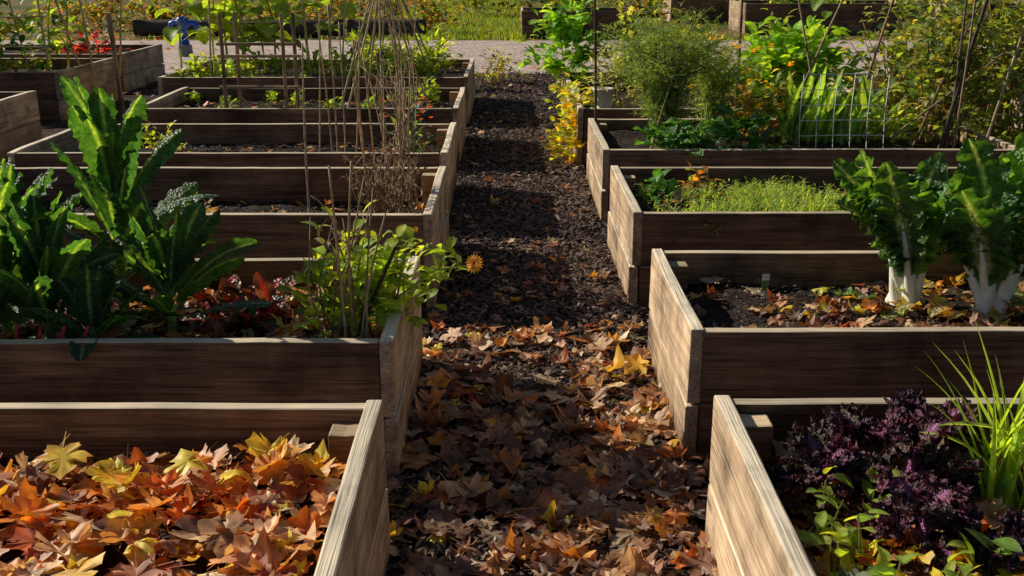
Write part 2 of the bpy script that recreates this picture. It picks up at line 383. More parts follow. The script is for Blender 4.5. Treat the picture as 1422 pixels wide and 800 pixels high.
class LeafPile:
    def __init__(s): s.v=[];s.lp=[];s.c=[];s.f=[];s.n=0
    def put(s,x,y,z,size,col,tilt=.25,tmpl=T_full):
        vs,f,lp=random.choice(tmpl)
        a=U(0,6.283); tx_=random.gauss(0,tilt); ty=random.gauss(0,tilt)
        M=np.array(Matrix.Rotation(a,3,'Z')@Matrix.Rotation(tx_,3,'X')@Matrix.Rotation(ty+(math.pi if R()<.4 else 0),3,'Y'))
        w=(vs*[U(.75,1.1),1,1])@M.T*size+[x,y,z]
        s.v.append(w); s.lp.append(lp)
        k=1+np.random.uniform(-.12,.12,len(vs))
        cc=np.array(col)[None]*k[:,None]
        if R()<.35:  # scorched / differently coloured margins
            e=np.clip(np.linalg.norm(lp[:,:2]-[0,.32],axis=1)*1.5-.3,0,1)[:,None]; cc=cc*(1-e)+cc*np.array(random.choice([(1.1,.6,.4),(.55,.45,.4),(1.15,1.0,.7)]))*e
        s.c.append(cc)
        for q in f: s.f.append(tuple(i+s.n for i in (q if q[2]!=q[3] else q[:3])))
        s.n+=len(vs)
    def build(s,name,mat=None):
        me=bpy.data.meshes.new(name); me.from_pydata(np.concatenate(s.v).tolist(),[],s.f)
        a=me.color_attributes.new('Col','FLOAT_COLOR','POINT'); arr=np.ones((s.n,4),np.float32); arr[:,:3]=np.clip(np.concatenate(s.c),0,.92); a.data.foreach_set('color',arr.ravel())
        b=me.attributes.new('lp','FLOAT_VECTOR','POINT'); b.data.foreach_set('vector',np.concatenate(s.lp).astype(np.float32).ravel())
        me.polygons.foreach_set('use_smooth',[True]*len(me.polygons))
        me.materials.append(mat or M_maple); ob=bpy.data.objects.new(name,me); coll.objects.link(ob); return ob
P_bright=[(.86,.60,.36),(.82,.50,.27),(.88,.70,.48),(.72,.38,.18),(.84,.34,.05),(.88,.44,.05),(.68,.19,.04),(.48,.22,.11),(.38,.18,.10),(.86,.66,.46),(.80,.54,.32),(.42,.15,.07),(.88,.68,.42),(.76,.46,.26),(.58,.30,.15),(.30,.13,.08),(.78,.28,.04),(.55,.12,.04)]
P_yel=[(.88,.66,.05),(.86,.70,.08),(.88,.54,.04),(.70,.62,.08)]
P_dull=[(.32,.18,.115),(.42,.26,.16),(.22,.115,.08),(.50,.34,.21),(.30,.16,.10),(.60,.42,.26),(.20,.10,.075),(.38,.19,.10),(.52,.27,.12),(.44,.34,.23),(.34,.22,.16),(.15,.085,.065)]
def pal(p,y=0):
    c=random.choice(P_yel) if R()<y else random.choice(p)
    return tuple(min(.9,q) for q in jit(c,.2))
def scatter(lp,n,x0,x1,y0,y1,zf,s0,s1,p,y=0,tilt=.25,th=.03,tmpl=T_full,wt=None):
    k=0
    while k<n:
        x,yy=U(x0,x1),U(y0,y1)
        if wt and R()>wt(x,yy): continue
        k+=1
        lp.put(x,yy,zf(x,yy)+U(.008,th),s0+(s1-s0)*R()**1.2,pal(p,y),tilt,tmpl)
L=LeafPile(); zf=lambda x,y:.315+.04*noise.noise(Vector((x*2,y*2,0)))
scatter(L,950,-2.3,-.45,1.68,2.76,zf,.055,.13,P_bright,.06,.26,.075)
scatter(L,30,-1.7,-.5,2.35,2.7,lambda x,y:.38,.07,.11,P_bright,.35,.35,.04)
for x,y,c in [(-.72,2.55,P_yel[0]),(-.86,2.6,P_yel[1]),(-.66,2.66,P_yel[1]),(-.62,2.6,(.85,.6,.2)),(-1.2,2.62,P_yel[0]),(-.95,2.05,P_yel[2]),(-.68,2.0,(.85,.32,.03)),(-1.3,1.95,P_yel[3])]:
    L.put(x,y,.42,.115,c,.3)
L.build('fallen_leaves')
L=LeafPile()
scatter(L,560,.66,2.1,1.68,2.78,lambda x,y:.32,.05,.10,P_dull+P_bright[:8],.14,.25,.06)
for x,y in [(.83,1.98),(.95,1.93),(1.0,2.05),(.9,2.0),(1.15,2.12),(1.25,2.1),(.72,2.5),(1.2,1.95),(1.08,1.9),(.78,1.85),(1.02,2.12),(.9,2.12),(1.1,2.05),(1.28,2.25),(1.05,2.38)]: L.put(x,y,.42,.08,jit(random.choice(P_yel[:3]+[(.88,.35,.03)]),.15),.45)
L.build('fallen_leaves')
L=LeafPile()
dens=lambda x,y:.45+.55*max(0,min(1,.5+1.6*noise.noise(Vector((x*2.2,y*2.2,3)))))
scatter(L,800,-.40,.66,1.55,3.9,lambda x,y:.01,.05,.12,P_dull+P_dull+P_bright[:7],.02,.18,.04,wt=dens)
scatter(L,160,-.40,.62,3.8,4.8,lambda x,y:.01,.05,.11,P_dull+P_bright,.06,.2,.035,wt=dens)
scatter(L,100,-.40,.62,4.8,8.5,lambda x,y:.01,.04,.08,P_dull+P_bright,.05,.22,.03,wt=lambda x,y:max(.12,1-(y-4.8)/2.5))
scatter(L,60,-.42,.6,8.0,16,lambda x,y:.01,.05,.08,P_dull+P_bright,.1,.22,.03,tmpl=T_low)
for x,y,s,c in [(.42,4.17,.12,(.88,.58,.08)),(.52,4.22,.10,(.85,.52,.06)),(.34,4.0,.1,(.8,.6,.4)),(.18,2.12,.075,(.88,.7,.02)),(-.3,4.0,.1,(.85,.4,.08)),(-.27,4.6,.1,(.8,.55,.38)),(.05,4.35,.11,(.8,.55,.36)),(-.15,4.45,.11,(.8,.6,.4)),(.5,2.95,.1,(.7,.25,.06))]:
    L.put(x,y,.065,s,c,.3)
scatter(L,120,-3,-.4,2.9,3.3,lambda x,y:.01,.06,.1,P_dull,.05)
scatter(L,120,.6,3,2.93,3.4,lambda x,y:.01,.06,.1,P_dull,.05)
L.build('fallen_leaves')
L=LeafPile()
scatter(L,330,-1.9,-.45,3.40,4.32,lambda x,y:.355,.05,.10,P_dull+P_bright[:10],.07,.28,.035)
scatter(L,230,.68,2.6,3.52,4.42,lambda x,y:.355,.05,.095,P_dull+P_bright,.06,.28,.035,wt=lambda x,y:.3+.7*(x>.95))
scatter(L,110,-2.5,-.5,5.25,6.3,lambda x,y:.29,.05,.08,P_dull+P_bright,.12,.3,.03,wt=lambda x,y:1 if y<5.7 else .25)
scatter(L,45,.7,3,5.25,6.3,lambda x,y:.38,.05,.08,P_bright,.1,.3,.03)
scatter(L,80,-3,-.6,7,8,lambda x,y:.34,.04,.07,P_bright,.15,.3,.03,tmpl=T_low)
scatter(L,80,-3,-.6,9.1,10.3,lambda x,y:.37,.04,.07,P_bright,.15,.3,.03,tmpl=T_low)
L.build('fallen_leaves')
L=LeafPile()
scatter(L,1500,-16,-3,23.2,40,lambda x,y:-.02,.08,.14,P_bright,.2,.2,.03,tmpl=T_low)
scatter(L,800,-3,14,23.2,40,lambda x,y:-.015,.08,.13,P_bright,.2,.2,.03,tmpl=T_low)
scatter(L,200,-12,12,16.5,23,lambda x,y:.02,.06,.1,P_bright,.2,.2,.03,tmpl=T_low)
scatter(L,250,-8,-3.2,3,16,lambda x,y:.01,.06,.1,P_dull,.1,.2,.03,tmpl=T_low)
L.build('fallen_leaves')
# ---------------------------------------------------------------- bark chips
def chips(name,regs):
    V=[];C=[];F=[];k=0
    for (n,x0,x1,y0,y1,z,s0,s1,br) in regs:
        x=np.random.uniform(x0,x1,n);y=np.random.uniform(y0,y1,n);a=np.random.uniform(0,6.283,n)
        l=np.random.uniform(s0,s1,n);w=l*np.random.uniform(.25,.6,n);t1=np.random.normal(0,.35,n);t2=np.random.normal(0,.35,n)
        zz=z+np.random.uniform(.003,.018,n)
        col=np.array([(.08,.05,.038),(.135,.088,.068),(.045,.03,.024),(.25,.165,.12),(.11,.07,.058)])[np.random.randint(0,5,n)]*np.random.uniform(.6,1.3,(n,1))*br
        d=np.column_stack([np.cos(a),np.sin(a),np.sin(t1)]); s=np.column_stack([-np.sin(a),np.cos(a),np.sin(t2)])
        c=np.column_stack([x,y,zz])
        q=[c-d*l[:,None]/2-s*w[:,None]/2*.6,c+d*l[:,None]/2-s*w[:,None]/2,c+d*l[:,None]/2*.8+s*w[:,None]/2,c-d*l[:,None]/2+s*w[:,None]/2*.8,c+np.array([0,0,1])*(w[:,None]*.3)]
        P=np.stack(q,1).reshape(-1,3); V.append(P); C.append(np.repeat(col,5,0))
        for i in range(n):
            b=k+i*5; F+= [(b,b+1,b+4),(b+1,b+2,b+4),(b+2,b+3,b+4),(b+3,b,b+4)]
        k+=n*5
    me=bpy.data.meshes.new(name); me.from_pydata(np.concatenate(V).tolist(),[],F)
    a=me.color_attributes.new('Col','FLOAT_COLOR','POINT'); arr=np.ones((k,4),np.float32); arr[:,:3]=np.concatenate(C); a.data.foreach_set('color',arr.ravel())
    me.materials.append(M_chip); ob=bpy.data.objects.new(name,me); coll.objects.link(ob)
chips('bark_mulch',[(8000,-.42,.62,1.6,4.5,.006,.012,.045,1),(12000,-.42,.64,4.0,8.5,.006,.015,.05,1),(7000,-.45,.62,8.5,16.5,.006,.02,.06,1),
 (1500,-3,-.4,4.4,5.15,.006,.02,.05,1),(1500,-3,-.4,6.44,6.87,.006,.02,.05,1),(2500,-8,-3.2,3,16,.006,.03,.06,1),
 (1500,.6,3.3,4.52,5.18,.006,.02,.05,1)])
chips('soil_crumbs',[(5000,-2.3,-.45,3.4,4.3,.35,.006,.022,.6),(5000,.67,2.6,3.52,4.42,.35,.006,.022,.6),(4500,-2.8,-.45,5.24,6.36,.28,.008,.028,.5),
 (4000,-3.1,-.5,6.95,8.1,.33,.01,.03,.5),(3500,.67,3.2,5.26,6.36,.37,.008,.025,.5),(3000,-3.05,-.52,9.1,10.4,.36,.01,.035,.5),(3000,-3.6,-.55,11.5,13.4,.38,.015,.04,.5)])
# ---------------------------------------------------------------- plants
KG=[(.030,.088,.044),(.042,.115,.050),(.034,.098,.058),(.055,.14,.052)]
def kale(x,y,z,h,n,L0=.42,W=.036,nm='kale_plant',lean=0,up=0):
    mb=MB(); top=Vector((x+lean*h,y,z+h)); tube(mb,[(x,y,z-.03),(x+lean*h*.3,y,z+h*.5),top],[.018,.016,.012],(.2,.28,.14),7)
    for i in range(n):
        s=i/n; az=i*2.4+U(-.3,.3); b=Vector((x,y,z)).lerp(top,.3+.7*s)
        el=.3+up+1.15*s**.7+U(-.15,.2); LL=L0*U(.8,1.15)*(1-.15*s)
        blade(mb,b,az,min(1.5,el),LL,W*U(.8,1.2),U(.35,1.2)*(1.15-.5*s),jit(random.choice(KG),.25),rib=(.26,.38,.18),nu=32,nv=8,shape=strap,cup=U(-.7,.3),ruf=.17,rf=U(7,11),roll=U(-1,1),pet=.14,petw=.12,bump=.07,dp=1.6)
    return mb.build(nm,M_kale)
kale(-1.50,3.98,.35,.48,24,.52,.048,up=.2)
kale(-1.25,3.76,.35,.20,18,.40,.044,up=.05)
kale(-1.64,3.62,.35,.20,18,.44,.042,up=.2)
kale(-1.88,3.80,.35,.28,22,.45,.046,up=.2)
kale(-2.15,3.62,.35,.24,18,.45,.042,up=.1)
kale(-1.98,4.15,.35,.30,20,.42,.044,up=.1)
kale(-1.45,3.52,.35,.10,12,.32,.040)
kale(-1.85,3.48,.35,.12,15,.38,.040,up=.3)
kale(-2.4,4.0,.35,.30,18,.45,.040)
mb=MB()
for i in range(30):
    az=U(0,6.28); blade(mb,(-1.02+U(-.16,.12),3.98+U(-.16,.12),.36),az,U(.3,1.2),U(.14,.24),.045,U(.6,1.3),jit(random.choice([(.12,.045,.04),(.06,.09,.03),(.16,.05,.04)]),.3),rib=(.45,.04,.07),nu=8,nv=4,pet=.3,petw=.12,ruf=.3,rf=3)
mb.build('red_chard',M_chard)
mb=MB()
for i in range(9):
    tube(mb,[(-2.0+i*.06,3.45,.35),(-2.02+i*.07,3.42,.43),(-2.05+i*.08,3.40,.52)],[.009,.008,.005],(.6,.05,.08),5)
mb.build('beet_stems',M_dry)
LG=[(.26,.37,.06),(.20,.31,.05),(.31,.41,.07),(.14,.23,.04)]
mb=MB()
bush(mb,(-.58,3.70,.37),.22,.17,.45,360,.085,.024,LG+[(.38,.47,.08),(.34,.44,.07)],stems=22,scol=(.3,.35,.12),shape=spat,nu=5,nv=2,el=.6)
bush(mb,(-.42,3.78,.42),.16,.16,.34,150,.075,.022,LG,stems=12,scol=(.3,.35,.12),shape=spat,nu=5,nv=2,el=.5)
bush(mb,(-.26,3.86,.54),.09,.1,.18,26,.06,.018,LG,stems=6,scol=(.3,.35,.12),shape=spat,nu=5,nv=2,el=.4)
for (fx,fy,fz) in [(-.135,3.75,.63),(-.36,3.95,.72)]:
    tube(mb,[(-.42,3.78,.5),((fx-.42)/2,3.76,fz-.02),(fx,fy+.01,fz)],[.004,.004,.003],(.3,.35,.12),5)
mb.build('calendula_plant',M_green)
mb=MB()
for (fx,fy,fz,r) in [(-.135,3.74,.64,.038),(-.36,3.93,.72,.012)]:
    for ring,(n,l,col) in enumerate([(18,1,(.9,.46,.02)),(16,.82,(.9,.50,.03)),(12,.45,(.75,.25,.01))]):
        for i in range(n):
            t=6.283*i/n+ring*.2; f=Vector((-.35,-.85,.4)).normalized(); a=f.cross(Vector((0,0,1))).normalized(); b=f.cross(a)
            d=(a*math.cos(t)+b*math.sin(t)); s=f.cross(d); c=Vector((fx,fy,fz))+f*.003*ring
            vs=[c+d*r*.15,c+d*r*l*.6-s*r*.14,c+d*r*l+f*U(-.004,.006),c+d*r*l*.6+s*r*.14]
            mb.add([tuple(v) for v in vs],[(0,1,2,3)],jit(col,.1))
mb.build('calendula_flower',M_flower,smooth=False)
mb=MB()
for a,b,r,c in [((-.57,3.52,.35),(-.60,3.5,1.04),.005,(.5,.36,.22)),((-.55,3.55,.35),(-.53,3.53,1.05),.005,(.46,.33,.2)),((-.57,3.6,.35),(-.40,3.6,.74),.008,(.07,.05,.04)),
  ((-.62,3.55,.35),(-.5,3.6,.98),.004,(.4,.27,.17)),((-.50,3.5,.35),(-.47,3.6,.95),.004,(.4,.27,.17)),((-.48,3.6,.37),(-.62,3.62,.8),.004,(.2,.12,.08)),((-.53,3.5,.35),(-.42,3.5,.88),.004,(.42,.3,.2))]:
    cane(mb,a,b,r,c,.015)
mb.build('garden_stakes',M_dry)
def dried(x,y,z,n,h,sp,nm='dried_plant',col=(.45,.32,.2),tw=4,lf=.35):
    mb=MB()
    for i in range(n):
        a=U(0,6.28); r=U(0,sp); hh=h*U(.55,1.05); b=Vector((x+U(-.08,.08),y+U(-.08,.08),z)); t=Vector((x+math.cos(a)*r,y+math.sin(a)*r*.6,z+hh))
        m=b.lerp(t,.5)+Vector((U(-.04,.04),U(-.04,.04),0)); tube(mb,[b,m,t],[.0045,.0035,.0018],jit(col,.3),4)
        for k in range(tw):
            q=m.lerp(t,U(-.6,1)); e=q+Vector((U(-.1,.1),U(-.1,.1),U(-.02,.1))); tube(mb,[q,q.lerp(e,.6)+Vector((0,0,.015)),e],[.002,.0018,.001],jit(col,.3),3)
            if R()<lf: blade(mb,e,U(0,6.28),U(-1.2,.4),U(.03,.06),.012,1,jit((.26,.17,.10),.3),cup=.8)
    return mb.build(nm,M_dry)
dried(-.62,5.75,.28,16,.9,.20)
dried(-.66,5.5,.28,24,.5,.24,col=(.3,.19,.12),tw=6,lf=.8)
dried(-.60,3.62,.36,10,.5,.14,col=(.34,.22,.15))
dried(-.95,9.6,.36,10,.9,.25)
dried(-.75,7.4,.33,8,.75,.2)
mb=MB()
cane(mb,(-1.13,5.88,.27),(-1.12,5.9,1.25),.007,(.5,.42,.26))
for i in range(9):
    x=-.80+i*.035; cane(mb,(x+U(-.03,.03),5.9+U(-.3,.3),.28),(x+U(-.12,.1),5.9+U(-.2,.2),U(1.0,1.32)),.0055,jit((.5,.35,.2),.2))
for i in range(5):
    x=-1.3+i*.06; cane(mb,(x,7.3+U(-.2,.2),.33),(x+U(-.1,.05),7.5,U(1.2,1.45)),.006,jit((.5,.35,.2),.2))
mb.build('bamboo_canes',M_dry)
def teepee(x,y,z,r,h,n,nm='bamboo_teepee'):
    mb=MB()
    for i in range(n):
        a=6.283*i/n+.3; cane(mb,(x+r*math.cos(a),y+r*math.sin(a),z),(x-.18*r*math.cos(a),y-.18*r*math.sin(a),z+h*U(.95,1.08)),.010,jit((.52,.40,.25),.2))
    tube(mb,[(x-.03,y-.05,z+h*.84),(x+.04,y-.05,z+h*.845),(x+.04,y+.05,z+h*.84),(x-.04,y+.04,z+h*.845)],.006,(.3,.25,.2),5)
    mb.build(nm,M_dry)
teepee(-1.15,9.8,.35,.42,1.45,7); teepee(-1.4,12.6,.36,.55,1.5,8)
def canes(lst,nm='bamboo_canes'):
    mb=MB()
    for a,b,r in lst: cane(mb,a,b,r,jit((.6,.48,.28),.15))
    mb.build(nm,M_dry)
canes([((-6.5+i*.26,12.0+U(-.2,.9),.4),(-6.5+i*.26+U(-.25,.25),12.2,U(1.7,2.2)),.012) for i in range(9)]+[((-6.7,11.75,1.05),(-4.95,11.8,1.08),.01),((-6.7,11.8,.8),(-4.95,11.8,.76),.01)])
canes([((-4.6,9.4,.38),(-4.5,9.5,1.5),.012),((-4.9,9.3,.38),(-4.8,9.5,1.5),.012),((-5.1,9.2,.38),(-4.65,9.5,1.6),.012)])
canes([((-3.3,12.0,.38),(-3.25,12.1,1.7),.012),((-2.2,12.0,.38),(-2.3,12.1,1.7),.012),((-2.9,12.0,.38),(-3.0,12.2,1.7),.01),((-3.3,12.05,1.0),(-2.2,12.05,1.02),.01),((-1.9,12.2,.38),(-1.8,12.2,1.6),.01)])
def bigleaf(x,y,z,h,n,L0,W,nm,cols=LG):
    mb=MB(); tp=Vector((x+U(-.15,.15),y,z+h)); tube(mb,[(x,y,z),(x+U(-.04,.04),y,z+h*.5),tp],[.014,.012,.007],(.24,.3,.1),6)
    for i in range(n):
        s=(i+1)/n; b=Vector((x,y,z)).lerp(tp,.25+.75*s); az=i*2.4+U(-.4,.4)
        blade(mb,b,az,U(.2,.8),L0*U(.7,1.1),W*U(.8,1.1),U(1.0,1.9),jit(random.choice(cols),.2),nu=7,nv=4,pet=.3,petw=.04,cup=.3,roll=U(-.4,.4),ruf=.08,rf=2)
    mb.build(nm,M_green)
for x,y,h in [(-3.2,12.4,1.25),(-2.9,12.9,1.3),(-2.65,12.3,1.2),(-2.4,12.9,1.35),(-3.5,12.9,1.1),(-2.1,12.6,1.2),(-3.0,12.2,1.0),(-3.8,12.6,1.2)]:
    bigleaf(x,y,.38,h,12,.46,.15,'sunflower_plant')
for x in (-6.4,-6.0,-5.6,-5.3,-6.9,-6.2,-5.8,-5.1):
    bigleaf(x,12.4+U(-.4,.4),.4,U(.9,1.3),16,.32,.08,'bean_plant',LG+KG[2:])
mb=MB(); bush(mb,(-6.0,12.4,.4),.95,.5,1.1,650,.13,.035,LG+KG[2:]+[(.45,.38,.08)],stems=30,scol=(.4,.35,.16),sr=.006); mb.build('tomato_plant',M_green)
mb=MB(); bush(mb,(-5.6,14.6,.4),.45,.35,.35,170,.12,.035,[(.5,.04,.05),(.35,.03,.05),(.2,.14,.04)],stems=8,ruf=.2); mb.build('red_chard',M_chard)
def smallbush(x,y,z,rx,h,n,l,w,cols,nm,mat=None,**k):
    mb=MB(); bush(mb,(x,y,z),rx,rx*.8,h,n,l,w,cols,**k); return mb.build(nm,mat or M_green)
YG=[(.32,.40,.08),(.42,.44,.08),(.22,.32,.06)]
smallbush(-2.45,7.5,.33,.24,.26,170,.05,.012,YG,'herb_plant')
smallbush(-.75,7.7,.33,.22,.4,160,.07,.016,KG+LG[:1],'marigold_plant')
mb=MB()
for i in range(22):
    x,y,z=-.75+U(-.2,.2),7.55+U(-.15,.15),.33+U(.25,.45)
    for k in range(9):
        t=k*.7; blade(mb,(x,y,z),t,.5,.022,.009,.3,jit((.85,.2,.02),.2),nu=2)
mb.build('marigold_flowers',M_flower)
for i in range(9): smallbush(-3.4+i*.3,12.0+U(-.3,.3),.38,.22,.22+U(0,.12),120,.09,.025,YG+LG,'lettuce_plant')
for i in range(6): smallbush(-1.2+U(-.6,.6),12.9+U(-.4,.4),.38,.26,.32,130,.11,.03,LG+YG,'leafy_greens')
for i in range(7): smallbush(-2.95+i*.33+U(-.08,.08),10.0+U(-.25,.25),.36,U(.08,.16),U(.1,.2),40,.06,.02,LG,'seedlings')
smallbush(-.8,10.2,.36,.2,.25,90,.07,.02,LG,'leafy_greens')
smallbush(-.2,15.2,.0,.45,.5,260,.09,.02,[(.35,.36,.12),(.28,.22,.12),(.16,.2,.06)],'wild_shrub')
smallbush(-1.1,14.6,.0,.5,.8,300,.12,.03,LG+[(.35,.38,.08)],'leafy_shrub')
smallbush(-2.0,14.4,.0,.5,.75,260,.12,.03,LG+KG,'leafy_shrub')
mb=MB()
for i in range(40):
    x,y=U(-2.6,-1.0),U(7.1,7.8); a=U(-.5,.5); l=U(.2,.6); tube(mb,[(x,y,.35),(x+l*.5*math.cos(a),y+l*.5*math.sin(a),.37+U(0,.04)),(x+l*math.cos(a),y+l*math.sin(a),.36+U(0,.05))],[.006,.005,.003],jit((.2,.14,.11),.3),4)
mb.build('dry_twigs',M_dry)
tr=empty('wooden_trellis')
for x in (-2.45,-2.36,-1.93,-1.85): board('upright',.9,.03,.022,(x,9.4+U(-.1,.1),.36+.43),0,tr,M_stake).rotation_euler=(0,math.pi/2,U(-.1,.1))
for z in (.62,.88,.98): board('rail',.72,.025,.02,(-2.15,9.36,z),0,tr,M_stake)
st=board('garden_stake',1.1,.045,.045,(-4.4,12.2,.55),0,None,M_stake); st.rotation_euler=(0,math.pi/2-.04,0)
# ---- purple curly kale with frilled leaf margins
PK=[(.085,.026,.045),(.11,.034,.06),(.06,.03,.033),(.13,.042,.06),(.08,.048,.035),(.05,.022,.04)]
def curly(x,y,z,h,n,r,W=.045):
    mb=MB(); tube(mb,[(x,y,z-.02),(x,y,z+h)],[.014,.01],(.28,.09,.2),6)
    for i in range(n):
        s=i/n; az=i*2.4+U(-.3,.3); el=.25+1.1*s+U(-.1,.1); LL=r*U(.85,1.15)*(1-.35*s); dr=U(.5,1.1)
        c=random.choice(PK); base=Vector((x,y,z+h*(.3+.7*s)))
        p=base.copy(); hd=Vector((math.cos(az),math.sin(az),0)); sd=Vector((-math.sin(az),math.cos(az),0)); pts=[p.copy()]; K=14
        for k in range(K):
            q=(k+1)/K; e=el-dr*q**1.2; p=p+(hd*math.cos(e)+Vector((0,0,math.sin(e))))*LL/K; pts.append(p.copy())
            if q<.42: continue
            w=W*min(1,(q-.36)*3)*min(1,(1-q)*2.5+.35)
            for t in (-1,-.5,.5,1):
                b=pts[-1]+sd*t*w+Vector((0,0,abs(t)*w*.35+U(-.006,.006)))
                blade(mb,b,az+(1.4 if t>0 else -1.4)+U(-.9,.9),U(-.4,1.3),U(.018,.034),U(.009,.017),U(.5,2.4),jit(c,.4),rib=jit(c,.2),nu=4,nv=4,shape=lambda v:.75+.35*v if v<.9 else .7,cup=U(-.5,1),ruf=.9,rf=U(1,2),bump=.3)
        tube(mb,pts[::3],[.006,.005,.004,.003,.002,.002][:len(pts[::3])],(.42,.15,.34),5)
        blade(mb,base,az,el,LL,W*.8,dr,c,rib=(.42,.15,.34),nu=10,nv=4,cup=.3,ruf=.4,rf=4,pet=.42,petw=.08,bump=.1)
    return mb.build('purple_curly_kale',M_purple)
curly(.80,2.52,.33,.09,9,.16); curly(1.02,2.50,.33,.14,10,.18); curly(.97,2.26,.33,.10,9,.17); curly(1.13,2.66,.33,.15,10,.18)
curly(1.17,2.12,.33,.08,9,.15); curly(1.5,2.3,.33,.15,12,.22); curly(.92,2.68,.33,.12,8,.15); curly(1.10,1.88,.33,.05,8,.14)
mb=MB()
for (x,y) in [(.75,2.26),(.80,2.2),(.77,2.40),(.94,2.02),(.72,2.13),(.82,2.02),(1.05,2.1),(.88,2.38)]:
    bush(mb,(x,y,.36),.06,.05,.15,9,.065,.017,YG+LG,stems=3,nu=5,shape=ovate)
mb.build('chard_seedlings',M_green)
mb=MB()
for i in range(5): blade(mb,(.70,2.05,.39),-1.2+i*.35,.35,.13,.03,.6,(.35,.42,.32),rib=(.5,.55,.45),nu=8,nv=4,ruf=.5,rf=4)
mb.build('grey_green_leaf',M_green)
mb=MB(); OG=[(.32,.46,.08),(.38,.52,.10),(.24,.38,.07)]
for i in range(34):
    x=1.26+U(-.06,.06); y=2.50+U(-.06,.06); blade(mb,(x,y,.34),U(0,6.28),U(1.15,1.52),U(.22,.52),U(.006,.011),U(.1,.8),random.choice(OG),nu=8,nv=2,shape=lambda s:max(.05,1-s**2),cup=.8)
blade(mb,(1.27,2.50,.34),.2,1.53,.68,.012,.05,(.40,.54,.09),nu=8,nv=2,shape=lambda s:max(.1,1-s**3),cup=.6)
blade(mb,(1.25,2.50,.55),3.3,.3,.2,.012,.4,(.44,.56,.1),nu=6,nv=2,cup=.5)
blade(mb,(1.22,2.48,.45),3.0,.8,.22,.012,.9,(.44,.56,.1),nu=6,nv=2,cup=.5)
mb.build('garlic_plant',M_green)
# ---- chard
CH=[(.06,.155,.04),(.09,.21,.045),(.048,.13,.038),(.14,.29,.05)]
def chard(x,y,z,n,h,leans,nm='white_stem_chard'):
    e0=empty(nm); mb=MB(); ms=MB()
    for i in range(n):
        az=leans[i%len(leans)]+U(-.5,.5); el=U(1.1,1.52); hp=h*U(.28,.42)
        b=Vector((x+U(-.05,.05),y+U(-.05,.05),z-.02)); d=Vector((math.cos(az)*math.cos(el),math.sin(az)*math.cos(el),math.sin(el)))
        m=b+d*hp*.5; e=b+d*hp
        tube(ms,[b,m,e,e+d*hp*.9],[.022,.020,.016,.006],(.86,.85,.74),8,.05)
        blade(mb,e-d*.04,az,el,h*U(.58,.80),h*U(.14,.19),U(.1,.9),jit(random.choice(CH),.2),rib=(.45,.55,.32),nu=34,nv=12,shape=broad,cup=U(-.2,.6),ruf=.36,rf=U(6,10),roll=U(-1.2,1.2),bump=.08,wide=True)
    for i in range(9):
        blade(mb,(x+U(-.12,.12),y+U(-.1,.1),z),U(0,6.28),U(.0,.6),U(.14,.24),.045,U(.4,1),jit(random.choice([(.3,.42,.07),(.1,.2,.04),(.62,.48,.09)]),.2),rib=(.6,.62,.4),nu=8,nv=4,pet=.35,petw=.15,ruf=.3,rf=3)
    mb.build('leaves',M_chard,e0); ms.build('stems',M_stem,e0)
chard(1.86,4.00,.36,14,.66,[.2,1.2,2.6,0,-.5,3.4])
chard(1.56,4.12,.36,13,.62,[2.8,3.3,2.2,.3,3.9,5.6])
chard(2.2,4.1,.36,9,.6,[0,1,2,5])
mb=MB()
for i in range(14):
    az=U(-1,4)
    for k in range(12):
        s=k/12; b=Vector((2.0+math.cos(az)*s*.3,4.2+math.sin(az)*s*.15,.38+.22*math.sin(s*2)))
        for sg in (-1,1): blade(mb,b,az+sg*1.0,.1,.05*(1.1-s),.006,.5,(.14,.22,.08),nu=2)
mb.build('thistle_leaf',M_green)
lb=empty('plant_label')
def boxm(nm,sx,sy,sz,loc,mat,par,rot=(0,0,0)):
    bm=bmesh.new(); bmesh.ops.create_cube(bm,size=1); bmesh.ops.scale(bm,vec=(sx,sy,sz),verts=bm.verts); bmesh.ops.bevel(bm,geom=bm.edges,offset=min(sx,sy,sz)*.2,segments=2,affect='EDGES')
    me=bpy.data.meshes.new(nm); bm.to_mesh(me); bm.free(); me.materials.append(mat); o=bpy.data.objects.new(nm,me); coll.objects.link(o); o.location=loc; o.rotation_euler=rot; o.parent=par; return o
boxm('card',.028,.0025,.07,(1.03,4.20,.43),M_labelg,lb); boxm('card_header',.0285,.001,.026,(1.03,4.197,.452),M_white,lb); boxm('spike',.008,.002,.06,(1.03,4.202,.37),M_white,lb)
# ---- carrot seedlings
mb=MB(); CG=[(.27,.40,.10),(.34,.46,.12),(.2,.32,.08),(.40,.46,.15)]
for i in range(3200):
    x=U(.75,3.1); y=U(5.28,6.15)+.1*math.sin(x*5)
    if noise.noise(Vector((x*3,y*3,7)))<-.3 or (x<.95 and R()<.6): continue
    z=.37; az=U(0,6.28);l=U(.04,.11)
    blade(mb,(x,y,z),az,U(.7,1.4),l,.004,U(.2,1.0),jit(random.choice(CG),.2),nu=3,nv=2)
    for k in range(3): blade(mb,(x+math.cos(az)*l*.3,y+math.sin(az)*l*.3,z+l*U(.5,.9)),U(0,6.28),U(-.2,.8),.035,.004,.4,jit(random.choice(CG),.2),nu=2,nv=2)
mb.build('carrot_seedlings',M_green)
smallbush(.80,5.95,.37,.14,.14,60,.07,.022,[(.08,.2,.05),(.14,.27,.06)],'leafy_greens')
smallbush(1.1,6.2,.37,.12,.18,34,.07,.024,[(.4,.16,.06),(.5,.26,.08),(.14,.22,.06)],'leafy_greens')
